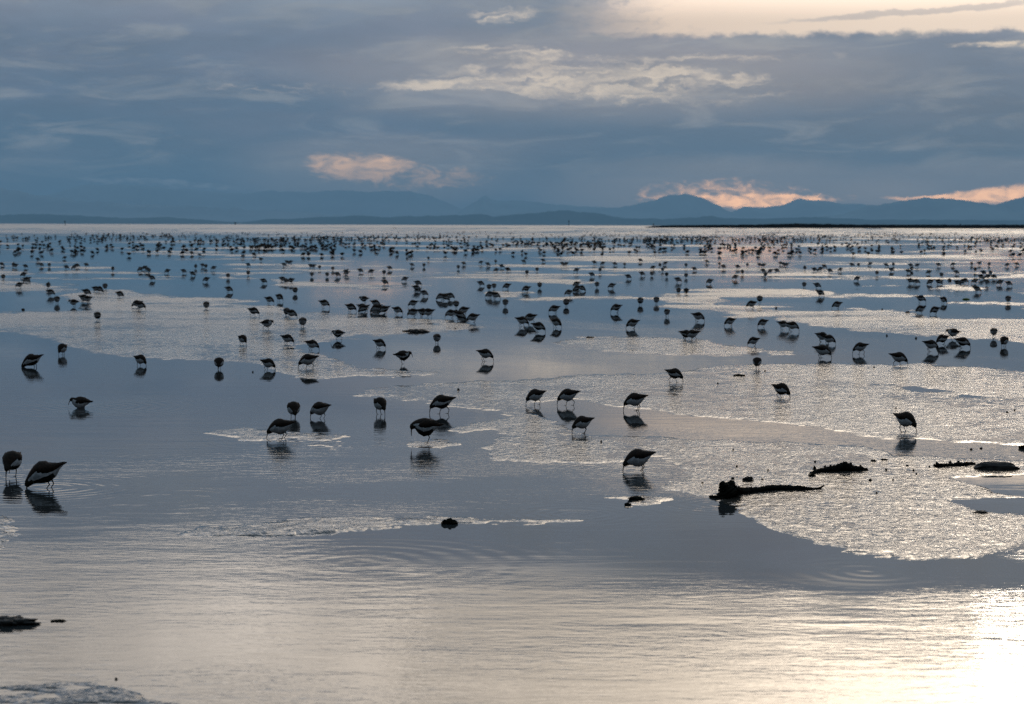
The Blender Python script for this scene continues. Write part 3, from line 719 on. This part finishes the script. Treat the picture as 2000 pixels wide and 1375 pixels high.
MID = """1636,603,185,P 1797,592,350,H 1842,593,300,P 1799,612,200,P 1827,614,200,P 1969,592,80,P 1595,563,350,P 1571,562,95,P 1601,579,20,P
1675,549,185,P 1642,531,200,P 1713,538,90,U 1740,531,345,P 1773,534,340,P 1781,529,100,P 1815,536,185,P 1867,536,350,P 1839,542,90,P 1777,554,340,P
1789,555,345,P 1818,556,190,D 1832,556,0,D 1854,554,280,P 1869,558,345,D 1884,554,350,H 1880,556,190,P 1905,554,180,P 1927,557,80,H 1907,571,345,P 1954,557,190,P
1969,559,350,P 1905,531,90,U 1935,537,100,P 1920,537,10,P 1915,546,0,D 1930,545,190,P 1940,545,350,P
1029,571,190,P 1054,563,85,P 1127,561,200,P 1135,569,345,D 1128,570,190,D 1112,578,185,P 1166,562,90,P 1196,564,183,P 1226,545,350,P 1253,539,355,P
1273,539,95,P 1294,531,80,P 1302,541,270,P 1323,552,348,P 1340,543,90,P 1387,555,190,P 1325,574,75,P 1340,576,270,P 1251,596,100,P 1282,594,85,P
1205,611,185,H 1106,599,90,P 1084,612,178,P 1037,632,175,J 1018,638,350,H 1050,649,345,P 1085,640,320,P 1484,593,90,H 1469,604,190,H 1155,541,330,P
1172,532,90,U 1029,537,85,P 1049,531,95,P 1127,532,185,P 1437,546,190,P 1450,536,90,P 1495,541,85,P 1412,525,345,P 1440,525,10,P 1460,521,95,P
1483,521,350,P 1492,522,190,P 514,554,350,P 551,551,350,P 558,554,90,P 569,554,182,P 576,574,80,P 545,589,320,H 525,593,345,P 632,602,350,H
568,622,350,P 560,618,100,P 520,644,352,W 591,640,90,P 684,609,345,P 706,608,350,P 712,592,180,A 732,600,350,P 712,611,190,D 736,611,185,D
752,613,182,D 775,614,345,P 808,600,182,P 815,559,350,P 812,569,10,P 827,579,345,P 792,550,180,P 751,557,340,P 740,611,10,D
808,619,190,P 824,619,0,P 838,621,180,Q 862,586,182,D 868,588,10,D 878,585,345,P 891,602,90,P 882,621,180,P 907,615,185,P
896,625,10,D 925,630,183,P 938,559,350,P 955,567,85,P 965,565,95,P 991,565,190,P 958,582,185,P 967,584,350,P 987,599,88,P
970,532,185,P 979,524,350,P 991,531,10,P 703,533,345,P 726,535,185,P 750,537,90,P 658,541,345,P 639,541,95,P 609,541,88,P
678,538,190,P 675,535,10,U 650,529,90,P 606,523,350,P 613,524,190,P 624,526,90,P 560,516,350,D 568,516,190,P 554,521,345,P
190,628,85,H 269,602,183,P 273,607,348,H 403,605,95,P 494,619,350,J 233,582,340,P 168,578,350,P 162,590,345,P 172,592,178,P
145,599,180,A 111,593,88,P 186,571,345,P 193,572,350,D 205,567,85,H 98,578,348,P 94,564,90,U 39,564,180,H 54,552,183,D 47,541,200,P
51,553,10,D 6,547,90,P 404,551,190,P 445,544,80,P 446,571,350,P 375,539,345,D 358,534,350,P 328,534,180,P 275,530,185,D 287,531,350,D
291,533,90,P 283,527,190,D 296,548,340,P 220,530,90,U 168,521,350,P 146,526,190,D 129,526,345,P 150,523,10,P 80,521,350,P 96,522,90,P
49,524,350,P 31,523,190,P 26,522,90,U 3,520,0,D 402,524,90,P 418,528,182,J 382,525,90,U 484,521,350,P 485,538,95,P 395,522,340,P
760,528,345,P 804,521,345,P 828,522,90,P 895,526,85,P 905,518,350,P 940,516,190,P 952,520,345,D 968,514,90,P 1022,514,345,D 1060,512,345,P
1098,519,10,D 1106,520,190,D 1160,516,345,P 1178,518,180,D 1200,519,350,P 1220,520,90,P 1250,512,345,P 1276,527,190,P 1289,522,90,U 1380,514,350,P 1405,519,90,P
1530,520,340,D 1537,521,190,D 1524,518,10,P 1572,528,90,U 1590,531,350,P 1603,530,190,D 1609,524,10,D 1620,533,350,P 1663,521,345,P 1677,521,90,P 1700,519,190,D
1730,521,350,D 1745,520,85,P 1778,522,345,P 1792,522,190,P 1832,521,10,P 1862,520,180,P 1898,519,90,P 1912,518,350,U 1932,520,85,D 1968,521,190,P 1985,519,350,P
1516,533,350,P 1490,533,10,P 1505,534,190,D 1355,529,345,P 1340,522,90,P 1300,518,190,D"""
WORDS = {0: 'facing right', 1: 'facing away to the right', 2: 'seen from behind', 3: 'facing away to the left', 4: 'facing left', 5: 'turned left and forward', 6: 'facing the camera', 7: 'turned right and forward'}
used = set()
for tok in MID.split():
    a = tok.split(','); px, py, hd, ps = float(a[0]), float(a[1]), float(a[2]), a[3]
    on = 'on mud' if mud_at(px, py) > 0.0005 else 'in water'
    way = WORDS[int(((hd % 360) + 22.5) // 45) % 8]
    how = {'U': 'upright ', 'D': 'crouching ', 'A': 'alert '}.get(ps, '')
    lb = f"blurred {how}sandpiper {way} {on}, {px/20:.1f}% across, {py/13.75:.1f}% down"
    assert lb not in used; used.add(lb)
    bird(px, py, hd, ps, lb, 0.97 + 0.10 * rng.random())
print('birds so far', len(PLACED))
FARN = 300 - len(PLACED)
print('individual far birds', FARN)
def far_spot(lo, hi, k):
    while True:
        px = rng.uniform(-30, 2030); py = lo + (hi - lo) * rng.betavariate(1.0, k)
        top = 458 - 10 * min(max(px / 2000, 0), 1) * 1.1
        d = 0.55 + 0.9 * float(vnoise(np.array([px / 130.0]), np.array([py / 9.0]), 5)[0])
        if py > top and rng.random() < d * (0.75 + 0.4 * px / 2000): return px, py
for i in range(max(FARN, 0)):
    for _ in range(60):
        px, py = far_spot(500, 517, 1.0)
        if all(abs(px - a) > 9 or abs(py - b) > 4 for a, b in PLACED) and 0 < px < 2000: break
    hd = rng.choice([0, 180, 180, 0, 90, 20, 200, 340, 160, 270]); ps = rng.choice('PPPPDHU')
    way = WORDS[int(((hd % 360) + 22.5) // 45) % 8]
    bird(px, py, hd, ps, f"tiny dark sandpiper {way} far out, {px/20:.1f}% across, {py/13.75:.1f}% down", 0.97 + 0.10 * rng.random())

# the thousand birds beyond, too many and too small to count
def flock(n):
    protos = []
    for code in ('P', 'P', 'D', 'H', 'U', 'W'):
        p = POSES[code]; V, Fc, I = bird_geo(p[0], p[1], p[2], 8, True)
        protos.append((np.array(V), Fc, I))
    AV, AF, AI = [], [], []; base = 0
    for i in range(n):
        if i < n * 0.34: # knots of birds packed together
            cx, cy = [(262, 463), (520, 470), (545, 484), (812, 466), (1290, 470), (1330, 466), (1560, 462), (1100, 478), (1500, 468), (1760, 460), (670, 466), (1940, 470)][i % 12]
            cx += 60 * math.sin(i * 12.9898 // 5 * 1.7); px = rng.gauss(cx, 30); py = max(rng.gauss(cy, 2.2), 458 - 10 * px / 2000)
        else:
            px, py = far_spot(447, 502, 1.7)
        x, y = G(px, py)
        V, Fc, I = protos[rng.randrange(len(protos))]
        a = rng.uniform(0, 2 * math.pi) if rng.random() < 0.5 else rng.choice([0, math.pi]) + rng.gauss(0, 0.25); s = rng.uniform(1.15, 1.4)
        c, sn = math.cos(a) * s, math.sin(a) * s
        AV.append(np.stack([V[:, 0] * c - V[:, 1] * sn + x, V[:, 0] * sn + V[:, 1] * c + y, V[:, 2] * s], -1))
        AF += [tuple(base + j for j in f) for f in Fc]; AI += I; base += len(V)
    V = np.concatenate(AV)
    o = mesh_obj('sandpiper_flock', V.tolist(), AF, BM, AI)
    tag(o, 'dense far flock of tiny dark sandpipers below the horizon', 'flock of birds', kind='stuff')
flock(2100)

# a few birds on the wing low over the far water
def flying(px, py, D, span, label, yaw, flap):
    V, Fc, I = [], [], []
    loft([(-.5,.02,.01,.05),(-.3,.0,.05,.06),(-.05,-.02,.09,.09),(.2,.0,.08,.08),(.36,.02,.06,.06),(.47,.02,.045,.045),(.56,.01,.012,.012)], 10, V, Fc, I, lambda u, c: 0)
    for s in (-1, 1):
        rows_ = [(0.05, .0, .20, .0), (.35, .22 * flap, .17, .03), (.7, .28 * flap, .12, -.02), (1.1, .16 * flap, .03, -.12)]
        b0 = len(V)
        for (w, z, ch, sw) in rows_:
            V += [(sw + ch, s * w, z), (sw, s * w, z + .018), (sw - ch, s * w, z), (sw, s * w, z - .012)]
        for i in range(3):
            for k in range(4):
                f = (b0+i*4+k, b0+i*4+(k+1) % 4, b0+(i+1)*4+(k+1) % 4, b0+(i+1)*4+k); Fc.append(f if s > 0 else f[::-1]); I.append(0)
        Fc.append(tuple(b0 + 12 + k for k in range(4))); I.append(0)
    o = mesh_obj('flying_bird', V, Fc, BM, I)
    y = D; x = (px - 1000) / F * D; z = CAM_H + (436.5 + .003 * px - py) / F * D
    o.location = (x, y, z); o.scale = (span / 2.2,) * 3; o.rotation_euler = (0, R(4), R(yaw))
    tag(o, label, 'bird', 'birds flying low over the far water')
flying(770, 445.5, 260, 1.15, 'long dark bird gliding low over the far water left of centre', 60, .2)
flying(543, 449, 230, .42, 'dark bird flying low, leftmost of four above the far flock', 100, .5)
flying(553, 450, 232, .42, 'dark bird flying low, second from left of four above the far flock', 70, .3)
flying(568, 450, 225, .42, 'dark bird flying low, third from left of four above the far flock', 110, .8)
flying(582, 448.5, 228, .45, 'dark bird flying low, rightmost of four above the far flock', 80, .4)
flying(1084, 451, 240, .42, 'small bird flying low below the centre hill', 95, .6)
flying(1170, 449, 240, .48, 'small bird flying with raised wings over the far water right of centre', 60, 1.0)
flying(1207, 450, 240, .40, 'small bird flapping low just left of the black spit tip', 140, 1.0)

# ------------------------------------------------------------------ driftwood, weed and stones
wood = simple('sodden_wood', (0.003, 0.0028, 0.0025), 0.8, 40.0, (0.010, 0.009, 0.007), 0.004, 1.15)
weed = simple('dark_seaweed', (0.003, 0.0035, 0.0025), 0.7, 60.0, (0.008, 0.008, 0.005), 0.003, 1.15)
stone = simple('wet_stone', (0.012, 0.012, 0.012), 0.6, 30.0, (0.018, 0.017, 0.016), 0.002, 1.2)
lump_m = simple('muddy_rock', (0.008, 0.008, 0.008), 0.5, 22.0, (0.022, 0.021, 0.019), 0.004, 1.25, spec=0.2)

def branch(name, label, cat, pts, mat, n=18, steps=10, rough=0.22, seed=1, origin=None):
    """pts: (px, py of the foot line, height of centre above the flat in px, radius px); a gnarled tube lying on the mud"""
    ox, oy = G(*origin)
    P = []
    for (px, py, hp, rp) in pts:
        x, y = G(px, py); s = y / F
        P.append((x - ox, y - oy, hp * s, rp * s))
    Q = []
    P = np.array(P)
    for i in range(len(P) - 1):
        for k in range(steps):
            t = k / steps; Q.append(P[i] * (1 - t) + P[i + 1] * t)
    Q.append(P[-1]); Q = np.array(Q)
    V, Fc = [], []
    for i, q in enumerate(Q):
        a = Q[max(i-1, 0)][:3]; b = Q[min(i+1, len(Q)-1)][:3]; d = Vector(b - a).normalized()
        s = d.cross(Vector((0, 0, 1))).normalized(); u = s.cross(d)
        for k in range(n):
            th = 2 * math.pi * k / n
            g = q[3] * (1 + rough * float(fbm(np.array([i * 0.55 + 31 * seed]), np.array([k * 0.8]), 3, seed)[0]) * 1.8)
            V.append(tuple(Vector(q[:3]) + (s * math.cos(th) + u * math.sin(th)) * g))
    for i in range(len(Q) - 1):
        for k in range(n):
            Fc.append((i*n+k, i*n+(k+1) % n, (i+1)*n+(k+1) % n, (i+1)*n+k))
    Fc.append(tuple(range(n))[::-1]); Fc.append(tuple((len(Q)-1)*n + k for k in range(n)))
    o = mesh_obj(name, V, Fc, mat)
    o.location = (ox, oy, 0)
    if label: tag(o, label, cat)
    return o

def lump(name, label, cat, px, py, wpx, hpx, mat, seed, knobs=10, depth=1.0, group=None, parent=None, amp0=0.55):
    """an irregular clump: a noisy mound with smaller knobs grown from it, one mesh"""
    x, y = G(px, py); s = y / F; r_ = random.Random(seed)
    bm = bmesh.new()
    def ball(cx, cy, cz, rx, ry, rz, sub, amp):
        res = bmesh.ops.create_icosphere(bm, subdivisions=sub, radius=1.0)
        for v in res['verts']:
            p = v.co.copy(); k = 1 + amp * float(fbm(np.array([p.x * 2.1 + seed * 7 + cx * 90]), np.array([p.y * 2.1 + p.z * 3.3]), 3, seed)[0])
            v.co = Vector((cx + p.x * rx * k, cy + p.y * ry * k, cz + p.z * rz * k))
    w = wpx * s / 2; h = hpx * s
    ball(0, 0, h * 0.12, w, w * depth, h * 0.80, 4, amp0)
    for i in range(knobs):
        a = r_.uniform(0, 2 * math.pi); rr = math.sqrt(r_.random()) * 0.92; q = r_.uniform(0.10, 0.26)
        ball(math.cos(a) * rr * w, math.sin(a) * rr * w * depth, h * (0.85 * math.sqrt(max(1 - rr * rr, 0.02))) * r_.uniform(.6, 1.05), w * q, w * q, max(h, w * .4) * q * 1.1, 2, 0.5)
    me = bpy.data.meshes.new(name); bm.to_mesh(me); bm.free(); me.materials.append(mat)
    me.polygons.foreach_set('use_smooth', [True] * len(me.polygons))
    o = bpy.data.objects.new(name, me); C.objects.link(o); o.location = (x, y, max(mud_at(px, py), 0) - h * 0.08)
    if parent: o.parent = parent; o.location = (x - parent.location.x, y - parent.location.y, 0)
    elif label: tag(o, label, cat, group)
    return o

# the big branch with its torn root end
b1 = branch('driftwood_branch', 'long black driftwood branch with a torn root end on the mud', 'driftwood',
    [(1400,970,2,3),(1412,970,6,7),(1428,969,9,13),(1445,966,5,9),(1470,963,4,7),(1500,960,5,7),(1530,958,5,6.5),(1560,958,3,6),(1585,958,2,4.5),(1604,956,1,1.5)], wood, origin=(1470,963), seed=3)
r1 = branch('root', None, None, [(1424,974,6,17),(1418,974,17,14),(1412,974,26,9),(1408,974,33,4)], wood, origin=(1470,963), seed=5, rough=.35); r1.parent = b1; r1.location = (0, 0, 0)
r1 = branch('root', None, None, [(1432,973,6,15),(1426,972,18,12),(1428,972,26,8),(1432,971,31,3)], wood, origin=(1470,963), seed=15, rough=.35); r1.parent = b1; r1.location = (0, 0, 0)
r2 = branch('root', None, None, [(1426,973,3,7),(1412,974,3,5),(1398,973,2,4),(1386,971,1,2)], wood, origin=(1470,963), seed=7, rough=.35); r2.parent = b1; r2.location = (0, 0, 0)
r3 = branch('twig', None, None, [(1590,958,2,3),(1602,957,4,2),(1609,956,8,1.4)], wood, origin=(1470,963), seed=9); r3.parent = b1; r3.location = (0, 0, 0)
r4 = branch('twig', None, None, [(1560,960,1,3),(1580,964,0,2),(1594,966,0,1)], wood, origin=(1470,963), seed=19); r4.parent = b1; r4.location = (0, 0, 0)
r5 = lump('knot', None, None, 1467, 963, 11, 12, wood, 3, 3, parent=b1)

b2 = branch('driftwood_log', 'short dark log crusted with weed, behind the long branch', 'driftwood',
    [(1582,926,1,3),(1600,924,3,6),(1620,922,4,7.5),(1640,921,6,9),(1652,921,8,11),(1662,921,5,9),(1675,920,3,6),(1690,919,2,3.5)], wood, origin=(1635,922), seed=11, rough=.3)
for i, (px, py, w, h) in enumerate([(1586,931,14,7),(1591,918,6,8),(1611,915,6,7),(1681,917,7,9),(1692,919,6,6)]):
    lump('weed_tuft', None, None, px, py, w, h, weed, 40 + i, 5, parent=b2)

b3 = branch('driftwood_stick', 'thin crooked dark stick ending at the rounded boulder', 'driftwood',
    [(1824,912,3,2),(1832,914,5,4),(1842,913,3,4.5),(1860,912,3,4.5),(1880,911,3,4.5),(1895,909,3,4),(1905,909,2,3)], wood, origin=(1860,912), seed=13, rough=.3)
for i, (px, py, w, h) in enumerate([(1830,909,6,7),(1856,906,6,6),(1872,905,6,6),(1898,908,5,5)]):
    lump('weed_tuft', None, None, px, py, w, h, weed, 60 + i, 4, parent=b3)
lump('boulder', 'smooth grey half-buried boulder in the mud at the right', 'rock', 1944, 917, 90, 17, lump_m, 71, 0, 0.45, amp0=0.16)
branch('driftwood_stub', 'black driftwood stub poking in at the right edge', 'driftwood', [(1990,876,2,3.2),(2000,876,3,4),(2020,876,3,4),(2050,877,3,3)], wood, origin=(2015,876), seed=17)
lump('seaweed_clump', 'dark knobbly seaweed clump alone on the low ridge in the foreground', 'seaweed', 878, 1023, 29, 11, weed, 81, 40, 0.8)
lump('seaweed_clump', 'low flat seaweed clump on the small curved mud bar', 'seaweed', 1241, 977, 28, 6, weed, 82, 14, 0.7)
lump('seaweed_clump', 'small round weed lump in front of the flat clump', 'seaweed', 1226, 987, 11, 7, weed, 83, 4, 0.8)
lump('stone_cluster', 'small dark cluster of stones behind the root end of the branch', 'stones', 1461, 940, 20, 8, stone, 84, 12, 0.7)
lump('mud_mound', 'shallow dark mound on the point of the bright mud', 'mud mound', 1916, 1003, 26, 4, lump_m, 85, 2, 0.9)
lump('muddy_rock', 'black wet rock at the left edge of the foreground', 'rock', 12, 1218, 100, 15, lump_m, 86, 16, 0.6)
lump('seaweed_scrap', 'scrap of weed floating right of the rock at lower left', 'seaweed', 113, 1213, 30, 3, weed, 87, 22, 0.6)
lump('seaweed_scrap', 'tiny dark weed scrap beyond the mound at the lower left corner', 'seaweed', 227, 1327, 5, 4, weed, 88, 3, 0.6)
lump('seaweed_scrap', 'small green weed scrap in the blue channel at the right', 'seaweed', 1887, 585, 13, 3, simple('green_weed', (0.05, 0.09, 0.015), 0.6, 50.0, (0.09, 0.14, 0.03)), 89, 6, 0.8)
lump('seaweed_scrap', 'flat weed scrap lying on the mud left of the bird on thin legs', 'seaweed', 1443, 735, 22, 4, weed, 90, 12, 0.7)
lump('mud_mound', 'long dark mud crest on the left mud bar tip', 'mud mound', 812, 648, 46, 5, lump_m, 91, 8, 0.9)
lump('mud_mound', 'low dark streak of mud at the left end of the oval mud bar', 'mud mound', 1152, 660, 14, 3, lump_m, 92, 4, 0.8)

PEB = [(1431,937,6,4,'behind the root end, left of the stone cluster'),(1489,939,4,3,'just right of the stone cluster'),(1372,945,4,3,'left of the stone cluster, on the mud edge'),
 (1592,904,4,3,'above the left end of the short log'),(1705,902,10,3,'flat, above the right end of the short log'),(1727,900,12,3,'flat, furthest right above the short log'),
 (1731,919,4,4,'right of the short log'),(1784,921,4,4,'midway between the short log and the stick'),(1772,912,5,3,'above and between the log and the stick'),
 (1815,914,3,3,'just left of the stick tip'),(1790,928,3,3,'lowest between the log and the stick'),(1700,940,6,4,'below the right end of the short log'),
 (1744,939,3,3,'alone below the log, right side'),(1712,965,3,3,'on the bright mud right of the branch tip'),(1897,878,5,3,'left one of two beside the peach channel'),
 (1916,876,5,3,'right one of two beside the peach channel'),(1967,807,4,3,'on the glittering mud near the right edge'),(1982,803,3,3,'topmost near the right edge'),
 (1174,865,3,5,'upright, below the small probing bird at centre'),(1432,880,3,3,'alone on the mud above the branch'),(1439,913,4,3,'above the root end of the branch'),
 (895,763,4,4,'behind the long-legged bird at centre'),(1402,750,3,3,'right of the bird striding right'),(1494,726,3,3,'right of the bird on thin legs'),
 (1750,799,3,3,'on bright mud above the brown-backed bird'),(494,727,3,3,'left of the mud bar tip'),(45,605,6,3,'by the left mud bar edge'),(889,643,3,3,'at the far end of the left mud bar'),
 (1707,719,3,3,'left of the bird stepping right'),(1789,661,4,3,'in calm water between clusters'),(1732,656,3,3,'in calm water right of the stacked trio'),(1723,605,3,3,'far out on a right-hand bar'),
 (1773,611,8,3,'flat, beside two small birds at right'),(1516,602,4,3,'far out beside a bright bar right of centre'),(1500,920,3,3,'on the mud between branch and short log')]
for i, (px, py, w, h, lb) in enumerate(PEB):
    lump('pebble', 'small dark pebble ' + lb, 'pebble', px, py, w, h, stone, 100 + i, 1, 0.9, 'pebbles scattered on the flat')
